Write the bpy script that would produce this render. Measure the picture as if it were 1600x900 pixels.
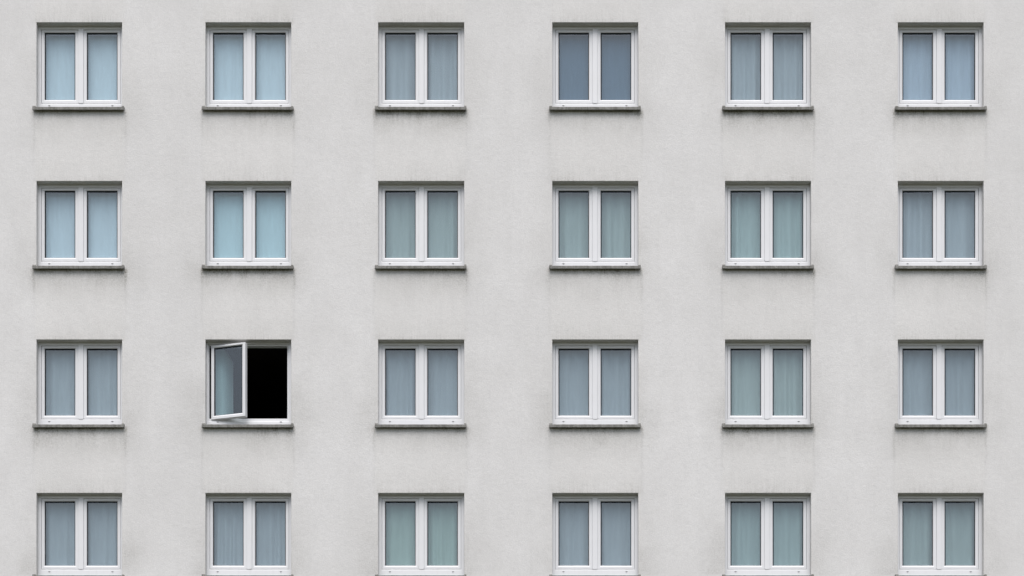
import bpy, bmesh, math, random
from mathutils import Vector
R = math.radians
random.seed(7)
scene = bpy.context.scene
for o in list(bpy.data.objects): bpy.data.objects.remove(o)

# ------------------------------------------------------------------ units
# the facade is laid out in units of U = 11.2 mm; storeys come out 2.78 m high, openings 1.50 m wide
U = 0.0112
CX, CY, DIST = 800.0, 1690.0, 2860.0          # camera axis across the wall, eye level, distance (units)
EYE = 1.6
def X(u): return (u - CX) * U
def Z(v): return EYE + (CY - v) * U

# ------------------------------------------------------------------ camera (shift lens, on the ground, level)
cd = bpy.data.cameras.new('camera'); cam = bpy.data.objects.new('camera', cd)
scene.collection.objects.link(cam); scene.camera = cam
cam.location = (0, -DIST * U, EYE); cam.rotation_euler = (R(90), 0, 0)
cd.sensor_fit = 'HORIZONTAL'; cd.sensor_width = 36.0
cd.lens = 36.0 * DIST / 1600.0
cd.shift_x = 0.0; cd.shift_y = (CY - 450.0) / 1600.0
cd.clip_start = 0.1; cd.clip_end = 3000.0

# ------------------------------------------------------------------ sky, sun, exposure (overcast)
SUN_EL, SUN_AZ = 64.5, 184.0
w = bpy.data.worlds.new('World'); scene.world = w; w.use_nodes = True
wn = w.node_tree.nodes; wl = w.node_tree.links; wn.clear()
sky = wn.new('ShaderNodeTexSky'); sky.sky_type = 'NISHITA'; sky.sun_disc = False
sky.sun_elevation = R(SUN_EL); sky.sun_rotation = R(SUN_AZ)
sky.air_density = 1.0; sky.dust_density = 2.0; sky.ozone_density = 1.0
hs = wn.new('ShaderNodeHueSaturation'); hs.inputs['Saturation'].default_value = 0.46
bg = wn.new('ShaderNodeBackground'); bg.inputs['Strength'].default_value = 0.065
wo = wn.new('ShaderNodeOutputWorld')
wl.new(sky.outputs[0], hs.inputs['Color']); wl.new(hs.outputs[0], bg.inputs['Color']); wl.new(bg.outputs[0], wo.inputs[0])
sd = bpy.data.lights.new('sun', 'SUN'); sd.energy = 1.5; sd.angle = R(52); sd.color = (1.0, 0.955, 0.935)
sun = bpy.data.objects.new('sun', sd); scene.collection.objects.link(sun)
az = R(SUN_AZ)
sdir = Vector((math.sin(az) * math.cos(R(SUN_EL)), math.cos(az) * math.cos(R(SUN_EL)), math.sin(R(SUN_EL))))
sun.rotation_euler = (-sdir).to_track_quat('-Z', 'Y').to_euler(); sun.location = sdir * 60
scene.view_settings.view_transform = 'Standard'; scene.view_settings.look = 'None'
scene.view_settings.gamma = 1.0; scene.view_settings.use_curve_mapping = False
scene.view_settings.exposure = 1.49
scene.render.engine = 'CYCLES'

# ------------------------------------------------------------------ node helpers
class NT:
    def __init__(s, name):
        s.m = bpy.data.materials.new(name); s.m.use_nodes = True
        s.t = s.m.node_tree; s.t.nodes.clear()
        s.out = s.t.nodes.new('ShaderNodeOutputMaterial')
    def n(s, typ, **kw):
        nd = s.t.nodes.new(typ)
        for k, v in kw.items(): setattr(nd, k, v)
        return nd
    def put(s, sock, v):
        if hasattr(v, 'is_linked') or isinstance(v, bpy.types.NodeSocket): s.t.links.new(v, sock)
        else: sock.default_value = v
    def math(s, op, a, b=0.0, clamp=False):
        nd = s.n('ShaderNodeMath', operation=op, use_clamp=clamp)
        s.put(nd.inputs[0], a); s.put(nd.inputs[1], b); return nd.outputs[0]
    def mul(s, *a):
        r = a[0]
        for b in a[1:]: r = s.math('MULTIPLY', r, b)
        return r
    def ramp(s, fac, stops):
        nd = s.n('ShaderNodeValToRGB'); cr = nd.color_ramp; cr.interpolation = 'LINEAR'
        stops = sorted(stops)
        while len(cr.elements) < len(stops): cr.elements.new(0.5)
        for e, (p, v) in zip(cr.elements, stops):
            e.position = p; e.color = (v, v, v, 1) if not isinstance(v, tuple) else (*v, 1)
        s.put(nd.inputs[0], fac); return nd.outputs[0]
    def noise(s, vec, scale, detail=4, rough=0.55, typ='3D'):
        nd = s.n('ShaderNodeTexNoise', noise_dimensions=typ)
        s.put(nd.inputs['Vector'], vec); nd.inputs['Scale'].default_value = scale
        nd.inputs['Detail'].default_value = detail; nd.inputs['Roughness'].default_value = rough
        return nd.outputs[0]
    def scaled(s, vec, sc):
        nd = s.n('ShaderNodeVectorMath', operation='MULTIPLY'); s.put(nd.inputs[0], vec); nd.inputs[1].default_value = sc
        return nd.outputs[0]
    def mix(s, f, a, b, blend='MIX'):
        nd = s.n('ShaderNodeMix', data_type='RGBA', blend_type=blend)
        s.put(nd.inputs[0], f); s.put(nd.inputs[6], a); s.put(nd.inputs[7], b); return nd.outputs[2]
    def pos(s): return s.n('ShaderNodeNewGeometry').outputs['Position']
    def bsdf(s, col, rough, spec=0.3, bump=None, bstr=0.3, bdist=0.005):
        b = s.n('ShaderNodeBsdfPrincipled')
        s.put(b.inputs['Base Color'], col); s.put(b.inputs['Roughness'], rough)
        b.inputs['Specular IOR Level'].default_value = spec
        if bump is not None:
            bn = s.n('ShaderNodeBump'); bn.inputs['Strength'].default_value = bstr; bn.inputs['Distance'].default_value = bdist
            s.put(bn.inputs['Height'], bump); s.t.links.new(bn.outputs[0], b.inputs['Normal'])
        s.t.links.new(b.outputs[0], s.out.inputs[0]); return s.m

# ------------------------------------------------------------------ facade layout
COLS = [(57, 190.7), (321, 455), (590.8, 725.3), (863, 997.3), (1133, 1267.3), (1403, 1537)]
ROWS = [35.0, 283.0, 530.7, 770.4]
DROP = [134.6, 134.4, 134.2, 130.0]           # opening top to sill edge
TH = 32                                       # wall thickness

# ------------------------------------------------------------------ materials
def plaster():
    t = NT('weathered_render'); p = t.pos()
    sep = t.n('ShaderNodeSeparateXYZ'); t.put(sep.inputs[0], p)
    u = t.math('ADD', t.math('MULTIPLY', sep.outputs[0], 1 / (U * 1600)), CX / 1600)
    v = t.math('MULTIPLY', t.math('SUBTRACT', CY * U + EYE, sep.outputs[2]), 1 / (U * 900))
    # wobble so that the stains do not end on ruler lines
    wob = t.math('MULTIPLY', t.math('SUBTRACT', t.noise(p, 3.0, 3), 0.5), 0.006)
    uw = t.math('ADD', u, t.math('MULTIPLY', wob, 0.5)); vw = t.math('ADD', v, wob)
    col = t.ramp(uw, [s for l, r in COLS for s in (((l - 7.5) / 1600, 0.), ((l - 3.5) / 1600, 1.), ((r + 2.5) / 1600, 1.), ((r + 6.5) / 1600, 0.))])
    edge = t.math('SUBTRACT', 1.0, t.math('ABSOLUTE', t.math('SUBTRACT', t.math('MULTIPLY', col, 2.0), 1.0)))
    wide = t.ramp(uw, [s for l, r in COLS for s in (((l - 46) / 1600, 0.), ((l - 1) / 1600, 1.), ((r + 1) / 1600, 1.), ((r + 46) / 1600, 0.))])
    sb = [a + b + 5 for a, b in zip(ROWS, DROP)]
    below = t.ramp(vw, [s for y in sb[:4] for s in (((y - 3) / 900, 0.), ((y - 2) / 900, 1.), ((y + 4) / 900, .50), ((y + 12) / 900, .17), ((y + 40) / 900, 0.))] + [(0.0, 0.0)])
    below = t.math('MULTIPLY', below, 1.0)
    run = t.ramp(vw, [s for y in sb[:3] for s in (((y - 3) / 900, 0.), ((y - 1) / 900, 1.), ((y + 60) / 900, .45), ((y + 108) / 900, 0.))])
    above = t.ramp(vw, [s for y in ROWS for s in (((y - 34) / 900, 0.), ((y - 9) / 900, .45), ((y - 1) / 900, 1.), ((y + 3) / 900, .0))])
    band = t.ramp(vw, [s for a, y in zip(ROWS, sb) for s in (((a - 10) / 900, 0.), ((a + 40) / 900, .35), ((y - 3) / 900, 1.), ((y + 55) / 900, 0.))])
    cmb = t.n('ShaderNodeVectorMath', operation='ADD'); t.put(cmb.inputs[0], p); cmb.inputs[1].default_value = (3.1, 0, 7.7)
    streak = t.math('MULTIPLY', t.math('SUBTRACT', t.noise(t.scaled(p, (1, 1, .07)), 16, 5, .65), .33), 3.0, True)
    streak2 = t.math('MULTIPLY', t.math('SUBTRACT', t.noise(t.scaled(cmb.outputs[0], (1, 1, .05)), 34, 4, .7), .38), 3.2, True)
    patch = t.math('MULTIPLY', t.math('SUBTRACT', t.noise(p, 1.3, 6, .62), .38), 3.2, True)
    patch2 = t.math('MULTIPLY', t.math('SUBTRACT', t.noise(cmb.outputs[0], .42, 5, .6), .36), 3.0, True)
    grit = t.noise(p, 46, 3, .7); fine = t.noise(p, 120, 2, .7)
    speck = t.math('MULTIPLY', t.math('SUBTRACT', t.noise(cmb.outputs[0], 62, 2, .6), .66), 7.0, True)
    base = t.mix(patch2, (.610, .603, .594, 1), (.658, .652, .645, 1))
    base = t.mix(t.math('MULTIPLY', patch, .40), base, (.552, .543, .532, 1))
    # washed panels under each window, warmer and a little paler
    wash = t.mul(col, t.math('SUBTRACT', 1.0, edge, True), .27)
    base = t.mix(wash, base, (.640, .626, .598, 1))
    base = t.mix(t.math('MULTIPLY', t.math('SUBTRACT', grit, .40), 1.0, True), base, (.42, .418, .41, 1))
    mott = t.noise(p, 19, 4, .7)
    base = t.mix(t.math('MULTIPLY', t.math('SUBTRACT', mott, .45), 1.0, True), base, (.44, .437, .43, 1))
    base = t.mix(t.math('MULTIPLY', t.math('SUBTRACT', t.noise(t.scaled(p, (1, 1, .45)), 5, 6, .7), .46), .8, True), base, (.46, .457, .45, 1))
    base = t.mix(t.math('MULTIPLY', speck, .50), base, (.30, .295, .28, 1))
    bands = t.math('MULTIPLY', t.math('SUBTRACT', t.noise(t.scaled(p, (1, 1, .11)), .95, 4, .6), .44), 2.6, True)
    base = t.mix(t.math('MULTIPLY', bands, .36), base, (.515, .510, .500, 1))
    dirt = (.215, .208, .180, 1)
    soot = t.math('MULTIPLY', t.math('SUBTRACT', t.noise(t.scaled(cmb.outputs[0], (1, 1, .5)), 6.0, 6, .72), .40), 4.5, True)
    much = t.math('ADD', t.math('MULTIPLY', t.math('SUBTRACT', t.noise(cmb.outputs[0], .33, 1, .5), .42), 5.0, True), .22, True)
    grain = t.math('ADD', t.math('MULTIPLY', t.math('SUBTRACT', t.noise(cmb.outputs[0], 38, 3, .75), .36), 3.4, True), .25)
    d1 = t.mul(below, col, t.math('ADD', t.math('MULTIPLY', soot, .95), t.math('MULTIPLY', streak, .30)), much, grain, 1.35)
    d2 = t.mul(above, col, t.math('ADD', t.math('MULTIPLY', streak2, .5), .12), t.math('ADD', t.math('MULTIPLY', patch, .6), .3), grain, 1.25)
    d3 = t.mul(run, edge, t.math('ADD', t.math('MULTIPLY', patch, .6), .14), grain, .62)
    d4 = t.mul(band, wide, t.math('ADD', t.math('MULTIPLY', patch, .7), .25), t.math('ADD', t.math('MULTIPLY', streak2, .3), .6), t.math('ADD', t.math('MULTIPLY', v, .42), .34), grain)
    d5 = t.mul(run, col, streak, .05)
    dd = t.math('ADD', t.math('ADD', d1, d2), t.math('ADD', t.math('ADD', d3, d4), d5), True)
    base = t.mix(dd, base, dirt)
    h = t.math('ADD', t.math('MULTIPLY', grit, .7), t.math('ADD', t.math('MULTIPLY', fine, .5), t.math('MULTIPLY', t.noise(p, 9, 4, .6), .8)))
    return t.bsdf(base, .93, .12, h, .42, .012)

def upvc():
    t = NT('white_plastic'); p = t.pos()
    g = t.noise(p, 5, 5, .6); s = t.noise(t.scaled(p, (1, 1, .08)), 30, 3, .6)
    c = t.mix(t.math('MULTIPLY', t.math('SUBTRACT', g, .42), 1.0, True), (.638, .643, .657, 1), (.592, .595, .598, 1))
    c = t.mix(t.math('MULTIPLY', t.math('SUBTRACT', s, .5), .7, True), c, (.50, .50, .49, 1))
    return t.bsdf(c, .38, .4)

def concrete():
    t = NT('weathered_concrete'); p = t.pos()
    a = t.noise(p, 14, 6, .65); st = t.math('MULTIPLY', t.math('SUBTRACT', t.noise(t.scaled(p, (1, 1, .15)), 24, 4, .7), .40), 4.0, True)
    c = t.mix(a, (.17, .167, .156, 1), (.28, .276, .262, 1))
    c = t.mix(t.math('MULTIPLY', st, .48), c, (.045, .044, .036, 1))
    li = t.math('MULTIPLY', t.math('SUBTRACT', t.noise(p, 40, 3, .6), .60), 8.0, True)
    c = t.mix(t.math('MULTIPLY', li, .25), c, (.45, .45, .42, 1))
    return t.bsdf(c, .95, .1, t.noise(p, 60, 5, .7), .6, .01)

def rubber():
    return NT('black_rubber').bsdf((.012, .014, .018, 1), .7, .15)
def grey_plastic():
    return NT('grey_plastic').bsdf((.30, .30, .31, 1), .5, .3)

def glass():
    t = NT('window_glass')
    g = t.n('ShaderNodeNewGeometry'); d = t.n('ShaderNodeVectorMath', operation='DOT_PRODUCT')
    t.put(d.inputs[0], g.outputs['Normal']); t.put(d.inputs[1], g.outputs['Incoming'])
    c = t.math('SUBTRACT', 1.0, t.math('ABSOLUTE', d.outputs['Value']))
    f = t.math('ADD', t.math('MULTIPLY', t.math('POWER', c, 5.0), .95), .068, True)
    tr = t.n('ShaderNodeBsdfTransparent'); tr.inputs[0].default_value = (.87, .915, .935, 1)
    gl = t.n('ShaderNodeBsdfGlossy'); gl.inputs['Roughness'].default_value = .0; gl.inputs['Color'].default_value = (.96, .98, .98, 1)
    bn = t.n('ShaderNodeBump'); bn.inputs['Strength'].default_value = .05; bn.inputs['Distance'].default_value = .02
    t.put(bn.inputs['Height'], t.noise(t.pos(), 2.2, 2, .5)); t.t.links.new(bn.outputs[0], gl.inputs['Normal'])
    mx = t.n('ShaderNodeMixShader'); t.put(mx.inputs[0], f)
    t.t.links.new(tr.outputs[0], mx.inputs[1]); t.t.links.new(gl.outputs[0], mx.inputs[2]); t.t.links.new(mx.outputs[0], t.out.inputs[0])
    return t.m

def cloth():
    t = NT('curtain_cloth'); oi = t.n('ShaderNodeObjectInfo'); p = t.pos()
    k = t.noise(t.scaled(p, (1, 1, .12)), 22, 3, .6)
    sh = t.n('ShaderNodeHueSaturation'); t.put(sh.inputs['Color'], oi.outputs['Color'])
    t.put(sh.inputs['Value'], t.math('ADD', t.math('MULTIPLY', k, .22), .89))
    df = t.n('ShaderNodeBsdfDiffuse'); t.put(df.inputs[0], sh.outputs[0])
    tl = t.n('ShaderNodeBsdfTranslucent'); t.put(tl.inputs[0], sh.outputs[0])
    mx = t.n('ShaderNodeMixShader'); mx.inputs[0].default_value = .18
    t.t.links.new(df.outputs[0], mx.inputs[1]); t.t.links.new(tl.outputs[0], mx.inputs[2]); t.t.links.new(mx.outputs[0], t.out.inputs[0])
    return t.m

def room_darkness():
    t = NT('painted_room_darkness'); return t.bsdf(t.mix(t.noise(t.pos(), 3), (.035, .034, .033, 1), (.05, .048, .046, 1)), .9, .1)  # the room's lack of light is put into its surface colour

def paving():
    t = NT('short_lawn'); p = t.pos()
    c = t.mix(t.noise(p, .35, 6, .6), (.038, .040, .019, 1), (.055, .058, .030, 1))
    c = t.mix(t.math('MULTIPLY', t.noise(p, 40, 3, .7), .5), c, (.042, .037, .026, 1))
    return t.bsdf(c, .95, .1, t.noise(p, 60, 3), .4, .01)
def roofing():
    t = NT('roof_felt'); return t.bsdf(t.mix(t.noise(t.pos(), 2), (.06, .06, .06, 1), (.10, .10, .098, 1)), .9, .1)

M = dict(wall=plaster(), white=upvc(), sill=concrete(), rubber=rubber(), cap=grey_plastic(), glass=glass(),
         cloth=cloth(), room=room_darkness(), ground=paving(), roof=roofing())

# ------------------------------------------------------------------ mesh helpers
COL = scene.collection
def link(name, me, mat, parent=None, loc=(0, 0, 0), label=None):
    o = bpy.data.objects.new(name, me); COL.objects.link(o)
    if mat and not me.materials: me.materials.append(mat)
    o.location = loc
    if parent: o.parent = parent
    if label: o['label'] = label
    return o
def mesh_from(name, verts, faces, smooth=False):
    me = bpy.data.meshes.new(name); me.from_pydata(verts, [], faces); me.validate()
    bm = bmesh.new(); bm.from_mesh(me); bmesh.ops.recalc_face_normals(bm, faces=bm.faces); bm.to_mesh(me); bm.free()
    if smooth: me.polygons.foreach_set('use_smooth', [True] * len(me.polygons))
    return me
def box(name, x0, x1, y0, y1, z0, z1, bev=0.0, seg=2):
    bm = bmesh.new(); bmesh.ops.create_cube(bm, size=1)
    for v in bm.verts:
        v.co = Vector(((x0 + x1) / 2 + v.co.x * (x1 - x0), (y0 + y1) / 2 + v.co.y * (y1 - y0), (z0 + z1) / 2 + v.co.z * (z1 - z0)))
    if bev: bmesh.ops.bevel(bm, geom=bm.edges[:], offset=bev, segments=seg, affect='EDGES', profile=.5)
    me = bpy.data.meshes.new(name); bm.to_mesh(me); bm.free(); return me
def ring(name, x0, x1, z0, z1, prof, wl, wr, wt, wb):
    """mitred four-sided frame; prof = [(fraction of member width from the outer edge, y)], closed"""
    vs, fs = [], []
    for f, y in prof:
        vs += [(x0 + wl * f, y, z0 + wb * f), (x1 - wr * f, y, z0 + wb * f), (x1 - wr * f, y, z1 - wt * f), (x0 + wl * f, y, z1 - wt * f)]
    n = len(prof)
    for i in range(n):
        j = (i + 1) % n
        for k in range(4):
            l = (k + 1) % 4; fs.append((i * 4 + k, i * 4 + l, j * 4 + l, j * 4 + k))
    return mesh_from(name, vs, fs)

# ------------------------------------------------------------------ ground
gm = mesh_from('ground', [(-900, -900, 0), (900, -900, 0), (900, 900, 0), (-900, 900, 0)], [(0, 1, 2, 3)])
g = link('ground', gm, M['ground']); g['kind'] = 'structure'; g['label'] = 'short green lawn in front of the building'

# ------------------------------------------------------------------ the building
bld = bpy.data.objects.new('apartment_building', None); COL.objects.link(bld)
bld['label'] = 'pale grey rendered apartment building with rows of white double casement windows'; bld['category'] = 'building'
X0, X1, V0 = -620, 2220, -400
def wall_mesh():
    xs = [X0] + [e for c in COLS for e in c] + [X1]
    zs = [V0] + [e for a, b in zip(ROWS, DROP) for e in (a, a + b + .6)] + [CY + EYE / U + 4]
    vs, fs, idx = [], [], {}
    def vid(i, j, k):
        if (i, j, k) not in idx:
            idx[(i, j, k)] = len(vs); vs.append((X(xs[i]), k * TH * U, Z(zs[j])))
        return idx[(i, j, k)]
    nx, nz = len(xs) - 1, len(zs) - 1
    hole = lambda i, j: 0 <= i < nx and 0 <= j < nz and i % 2 == 1 and j % 2 == 1
    for i in range(nx):
        for j in range(nz):
            if hole(i, j):
                for (a, b) in (((i, j), (i + 1, j)), ((i + 1, j), (i + 1, j + 1)), ((i + 1, j + 1), (i, j + 1)), ((i, j + 1), (i, j))):
                    fs.append((vid(*a, 0), vid(*b, 0), vid(*b, 1), vid(*a, 1)))
            else:
                for k in (0, 1):
                    fs.append((vid(i, j, k), vid(i + 1, j, k), vid(i + 1, j + 1, k), vid(i, j + 1, k)))
    for i in range(nx):
        for j in (0, nz): fs.append((vid(i, j, 0), vid(i + 1, j, 0), vid(i + 1, j, 1), vid(i, j, 1)))
    for j in range(nz):
        for i in (0, nx): fs.append((vid(i, j, 0), vid(i, j + 1, 0), vid(i, j + 1, 1), vid(i, j, 1)))
    return mesh_from('wall', vs, fs)
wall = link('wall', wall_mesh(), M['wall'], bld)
bv = wall.modifiers.new('bevel', 'BEVEL'); bv.width = .007; bv.segments = 2; bv.limit_method = 'ANGLE'; bv.angle_limit = R(40)
DEPTH = 11.0
for a in (X0, X1 - TH):
    link('side_wall', box('side_wall', X(a), X(a + TH), TH * U, DEPTH, -.04, Z(V0)), M['wall'], bld)
link('rear_wall', box('rear_wall', X(X0), X(X1), DEPTH, DEPTH + .35, -.04, Z(V0)), M['wall'], bld)
link('roof', box('roof', X(X0 + TH), X(X1 - TH), TH * U, DEPTH, Z(V0 + 60), Z(V0 + 35)), M['roof'], bld)

# the unlit room behind the open window
def room_mesh(l, r, top, drop):
    x0, x1, y0, y1, z0, z1 = X(l - 62), X(r + 62), TH * U + .002, 5.6, Z(top + drop + 78), Z(top - 24)
    vs = [(x, y, z) for x in (x0, x1) for y in (y0, y1) for z in (z0, z1)]
    return mesh_from('room', vs, [(0, 1, 3, 2), (4, 6, 7, 5), (2, 3, 7, 6), (0, 2, 6, 4), (1, 5, 7, 3)])
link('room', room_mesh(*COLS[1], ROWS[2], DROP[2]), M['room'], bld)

# ------------------------------------------------------------------ windows (meshes in metres, origin at the opening's top centre)
W = 134.2; H2 = W / 2
FY, SY, GY = 10.8, 11.8, 13.6                 # frame face, sash face, glass (units behind the wall face)
def build_kit(drop):
    k = {}
    fb = drop - 1.4                           # frame bottom
    sb = drop - 14.6                          # lower edge of the sashes
    u = lambda *a: [c * U for c in a]
    xx = lambda c: (c - H2) * U
    zz = lambda c: -c * U
    for nm, wl, wt, wb in (('frame', 5.5, 5.6, (fb - sb) * .985), ('frame_open', 2.8, 3.3, 9.5)):
        k[nm] = ring('window_frame', xx(-.4), xx(W + .4), zz(fb), zz(-.4),
            [(0, 22 * U), (0, FY * U), (.86, FY * U), (.93, (FY + .3) * U), (.95, (FY + .8) * U), (.95, (SY + 1.4) * U), (1.45, (SY + 1.5) * U), (1.5, (SY + 2) * U), (1.5, 22 * U)],
            wl * U, 5.5 * U, wt * U, wb * U)
    gt, gb = 9.0, drop - 20.1
    k['gt'], k['gb'] = gt, gb
    for side, (a, b, ga, gbx) in (('l', (5.25, 63.1, 10.0, 57.6)), ('r', (71.1, 128.95, 76.2, 123.9))):
        prof = [(0, 19.5 * U), (0, (SY + .35) * U), (.06, SY * U), (.70, SY * U), (.97, (SY + .9) * U), (1, (SY + 1.3) * U), (1, 19.5 * U)]
        org = xx(a)
        sh = lambda c: (c - a) * U
        k['sash' + side] = ring('sash', 0, sh(b), zz(sb), zz(5.3), prof, (ga - a) * U, (b - gbx) * U, (gt - 5.3) * U, (sb - gb) * U)
        k['gasket' + side] = ring('gasket', sh(ga - .3), sh(gbx + .3), zz(gb + .3), zz(gt - .3),
            [(0, (GY + 1.6) * U), (0, (SY + 1.2) * U), (.45, (SY + 1.05) * U), (1, (GY - .15) * U), (1, (GY + 1.6) * U)], 1.75 * U, 1.25 * U, 2.3 * U, .85 * U)
        k['pane' + side] = box('pane', sh(ga - .1), sh(gbx + .1), GY * U, (GY + .5) * U, zz(gb + .1), zz(gt - .1))
        k['org' + side] = org
    # rounded cover strip between the sashes
    prof = [(62.75, 0), (71.45, 0)]
    bm = bmesh.new(); z1, z0 = zz(4.4), zz(sb + .9); xa, xb = xx(63.0), xx(71.2)
    pts = [(xa, z1), (xa, z0 + 1.3 * U), (xa + .5 * U, z0 + .35 * U), (xa + 1.4 * U, z0), (xb - 1.4 * U, z0), (xb - .5 * U, z0 + .35 * U), (xb, z0 + 1.3 * U), (xb, z1)]
    f = bm.faces.new([bm.verts.new((x, (SY + 2) * U, z)) for x, z in pts])
    r = bmesh.ops.extrude_face_region(bm, geom=[f]); vv = [e for e in r['geom'] if isinstance(e, bmesh.types.BMVert)]
    for v in vv: v.co.y = (FY - .5) * U
    ff = [e for e in r['geom'] if isinstance(e, bmesh.types.BMFace)]
    bmesh.ops.bevel(bm, geom=[e for e in ff[0].edges], offset=.55 * U, segments=2, affect='EDGES', profile=.5)
    bmesh.ops.recalc_face_normals(bm, faces=bm.faces)
    me = bpy.data.meshes.new('cover_strip'); bm.to_mesh(me); bm.free(); k['strip'] = me
    # drainage caps: small flattened hoods on the bottom rail
    bm = bmesh.new(); bmesh.ops.create_uvsphere(bm, u_segments=12, v_segments=8, radius=1.0)
    for v in bm.verts: v.co = Vector((v.co.x * 1.9 * U, v.co.y * .75 * U, v.co.z * .8 * U))
    me = bpy.data.meshes.new('drain_cap'); bm.to_mesh(me); bm.free(); k['cap'] = me
    k['capz'] = zz(drop - 10.3)
    return k
def sill_mesh(drop, rnd):
    """concrete sill with upstands at both ends and slightly chipped edges"""
    n = 36; x0, x1 = -H2 - 5.0, H2 + 3.7
    sec = [(-5.5, drop + .3), (-5.5, drop + 4.3), (-5.1, drop + 4.7), (-4.1, drop + 4.7), (-3.9, drop + 2.3), (21, drop + 2.3), (21, drop - 1.55), (FY - .1, drop - 1.5), (-4.8, drop - .1)]
    vs, fs = [], []; m = len(sec)
    for i in range(n + 1):
        x = x0 + (x1 - x0) * i / n
        for q, (y, v) in enumerate(sec):
            j = (.16 if q in (0, 1, 2, 8) else 0)
            vs.append((x * U + (0 if i in (0, n) else rnd.uniform(-.6, .6) * U), (y + rnd.uniform(-j, j)) * U, -(v + rnd.uniform(-j, j)) * U))
    for i in range(n):
        for q in range(m):
            r = (q + 1) % m; fs.append((i * m + q, i * m + r, (i + 1) * m + r, (i + 1) * m + q))
    fs.append(tuple(range(m))); fs.append(tuple(n * m + q for q in range(m)))
    for a, b in ((x0 + .12, -H2 - .15), (H2 + .15, x1 - .12)):       # upstands
        o = len(vs)
        for (y0, y1, v) in ((-5.3, 6, drop + .8), (-4.7, 6, drop - 1.8 + rnd.uniform(-.3, .3))):
            vs += [(a * U, y0 * U, -v * U), (b * U, y0 * U, -v * U), (b * U, y1 * U, -v * U), (a * U, y1 * U, -v * U)]
        fs += [(o, o + 1, o + 2, o + 3), (o + 4, o + 5, o + 6, o + 7)] + [(o + q, o + (q + 1) % 4, o + 4 + (q + 1) % 4, o + 4 + q) for q in range(4)]
    return mesh_from('sill', vs, fs)
KITS = {}
rnd = random.Random(3)
for d in sorted(set(DROP)): KITS[d] = build_kit(d)

OPEN = (2, 1)
for ri, (top, drop) in enumerate(zip(ROWS, DROP)):
    k = KITS[drop]
    for ci, (l, r) in enumerate(COLS):
        cx = (l + r) / 2
        is_open = (ri, ci) == OPEN
        win = link('window', k['frame_open' if is_open else 'frame'], M['white'], bld, (X(cx), 0, Z(top)))
        if is_open: win['label'] = 'white window with its left sash swung outward before a dark room'
        if (ri, ci) == (0, 3): win['label'] = 'white window filled by a plain slate blue blind'
        for side in ('l',) if is_open else ('l', 'r'):
            ox = k['org' + side]
            rz = 0; oy = 0
            objs = [('sash', k['sash' + side], M['white']), ('gasket', k['gasket' + side], M['rubber']), ('pane', k['pane' + side], M['glass'])]
            for nm, me, mt in objs:
                o = link(nm, me, mt, win, (ox, 0, 0))
                if is_open:                       # hinged on its left edge, swung out
                    a = R(-15.5); py = SY * U; px = 1.9 * U
                    # pivot at (0, SY): shift so that the hinge edge stays
                    o.rotation_euler = (0, 0, a); o.scale = (1, 1, 1.010)
                    o.location = (ox + px + math.sin(a) * py, (SY - .8) * U - math.cos(a) * py, 0)
                    if nm == 'sash': o['label'] = 'sash swung outward on its left edge'
                elif nm == 'pane':                # panes are never perfectly coplanar
                    o.rotation_euler = (R(rnd.uniform(-.25, .25)), 0, R(rnd.uniform(-.25, .25)))
        if not is_open: link('cover_strip', k['strip'], M['white'], win)
        for cxp in (17.6, 116.6):
            link('drain_cap', k['cap'], M['cap'], win, ((cxp - H2) * U, FY * U, k['capz'] - (.7 * U if is_open else 0)))
        link('sill', sill_mesh(drop, rnd), M['sill'], win)

# ------------------------------------------------------------------ curtains (hang behind the windows: things of their own)
def curtain_mesh(seed, x0, x1, top, bot, amp, pitch, depth, corner=0.0):
    rr = random.Random(seed); nx, nz = 150, 16
    fold = []; x = x0
    while x < x1 + pitch:
        fold.append((x, rr.uniform(.35, 1.0) * (1 if len(fold) % 2 else -1), rr.uniform(-.05, .05))); x += pitch * rr.uniform(.6, 1.45) * .5
    def prof(x):
        for (xa, a, _), (xb, b, _) in zip(fold, fold[1:]):
            if xa <= x <= xb:
                s = (x - xa) / (xb - xa); s = (1 - math.cos(math.pi * s)) / 2; return a + (b - a) * s
        return 0
    vs, fs = [], []
    for j in range(nz + 1):
        t = j / nz
        for i in range(nx + 1):
            s = i / nx; xv = x0 + (x1 - x0) * s
            zt = top
            if corner: zt = top + corner * max(0, s - .25) ** 2.6 * 2.1
            z = zt + (bot - zt) * t
            xd = xv + (xv - (x0 + x1) / 2) * .02 * t
            vs.append(((xd - H2) * U, (depth + (46 * max(0, s - .3) ** 2.2 if corner else 0) + amp * (.30 + .70 * t ** .8) * prof(xv)) * U, -z * U))
    for j in range(nz):
        for i in range(nx):
            a = j * (nx + 1) + i; fs.append((a, a + 1, a + nx + 2, a + nx + 1))
    return mesh_from('curtain', vs, fs, True)
rown = ['top row', 'second row from the top', 'third row from the top', 'bottom row']
coln = ['first', 'second', 'third', 'fourth', 'fifth', 'sixth']
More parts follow.
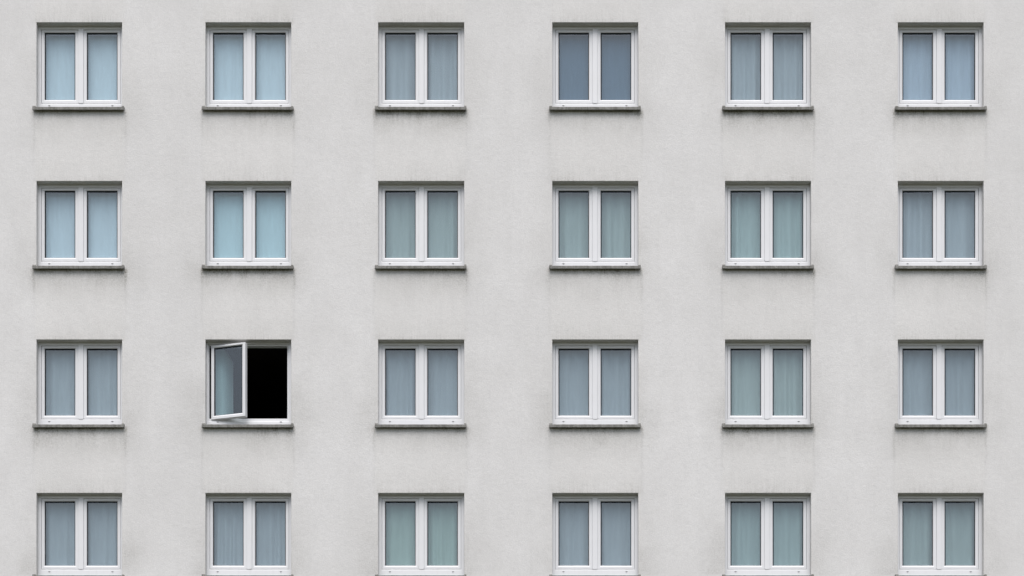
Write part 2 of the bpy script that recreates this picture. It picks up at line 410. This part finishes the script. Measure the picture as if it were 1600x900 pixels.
# (albedo, fold depth, fold pitch, what it looks like)
LB = lambda a: (.73 * a, .82 * a, .865 * a)
GR = lambda a: (.49 * a, .525 * a, .545 * a)
TL = lambda a: (.455 * a, .52 * a, .49 * a)
CUR = [
    [(LB(1.0), .5, 26, 'pale blue smooth'), (LB(1.0), .55, 22, 'pale blue smooth'), (GR(1.0), 1.7, 17, 'grey pleated'), None, (GR(1.0), 1.3, 12, 'blue grey pleated'), ((.53, .60, .685), .9, 13, 'light blue pleated')],
    [(LB(.96), .5, 26, 'pale blue smooth'), ((.64, .80, .83), .6, 24, 'pale blue smooth'), (TL(1.0), 1.3, 15, 'greenish grey pleated'), (TL(.98), 1.5, 16, 'greenish grey pleated'), ((.465, .56, .53), 1.5, 15, 'pale green pleated'), (GR(.98), 1.6, 15, 'grey pleated')],
    [(GR(.92), 1.2, 13, 'grey pleated'), None, (GR(.88), 1.2, 14, 'blue grey pleated'), (GR(.88), 1.3, 14, 'grey pleated'), ((.455, .515, .48), 1.4, 14, 'green grey pleated'), (GR(.86), 1.4, 14, 'grey pleated')],
    [(GR(.88), 1.2, 14, 'grey pleated'), (GR(.88), 1.3, 13, 'blue grey pleated'), ((.41, .505, .45), 1.3, 14, 'green grey pleated'), (GR(.85), 1.3, 13, 'grey pleated'), ((.40, .48, .455), 1.5, 15, 'green grey pleated'), (TL(.88), 1.5, 15, 'greenish grey pleated')],
]
def solid(o, th):
    m = o.modifiers.new('thickness', 'SOLIDIFY'); m.thickness = th; m.offset = 0
for ri in range(4):
    for ci in range(6):
        top, drop = ROWS[ri], DROP[ri]; l, r = COLS[ci]; loc = (X((l + r) / 2), 0, Z(top))
        where = f'{coln[ci]} window from the left, {rown[ri]}'
        if (ri, ci) == (0, 3):
            o = link('roller_blind', box('roller_blind', -60 * U, 60 * U, 22 * U, 22.15 * U, -(drop - 4) * U, -3 * U), M['cloth'], None, loc)
            bar = box('bottom_bar', -60 * U, 60 * U, 21.5 * U, 22.6 * U, -(drop - 2) * U, -(drop - 4.1) * U)
            link('bottom_bar', bar, M['cap'], o)
            o.color = (.155, .22, .29, 1); o['label'] = 'plain slate blue blind drawn down behind the ' + where
            o['category'] = 'blind'; continue
        if (ri, ci) == OPEN:
            o = link('curtain', curtain_mesh(91, 9.5, 36.5, 3, drop - 4, 1.5, 14, 25, 15), M['cloth'], None, loc)  # added cloth, shaped to imitate the reflection in the open sash's glass
            o.color = (.42, .54, .53, 1); lab = 'greenish curtain added to stand for the reflection in the open sash glass'
        else:
            c, amp, pitch, look = CUR[ri][ci]
            o = link('curtain', curtain_mesh(ri * 10 + ci, 3.5, 130.7, .4, drop - 3, amp * 2.1, pitch * 1.25, 23.6), M['cloth'], None, loc)
            o.color = (*c, 1); lab = f'{look} curtain behind the {where}'
        solid(o, .0015)
        o['label'] = lab; o['category'] = 'curtain'; o['group'] = 'curtains behind the windows'
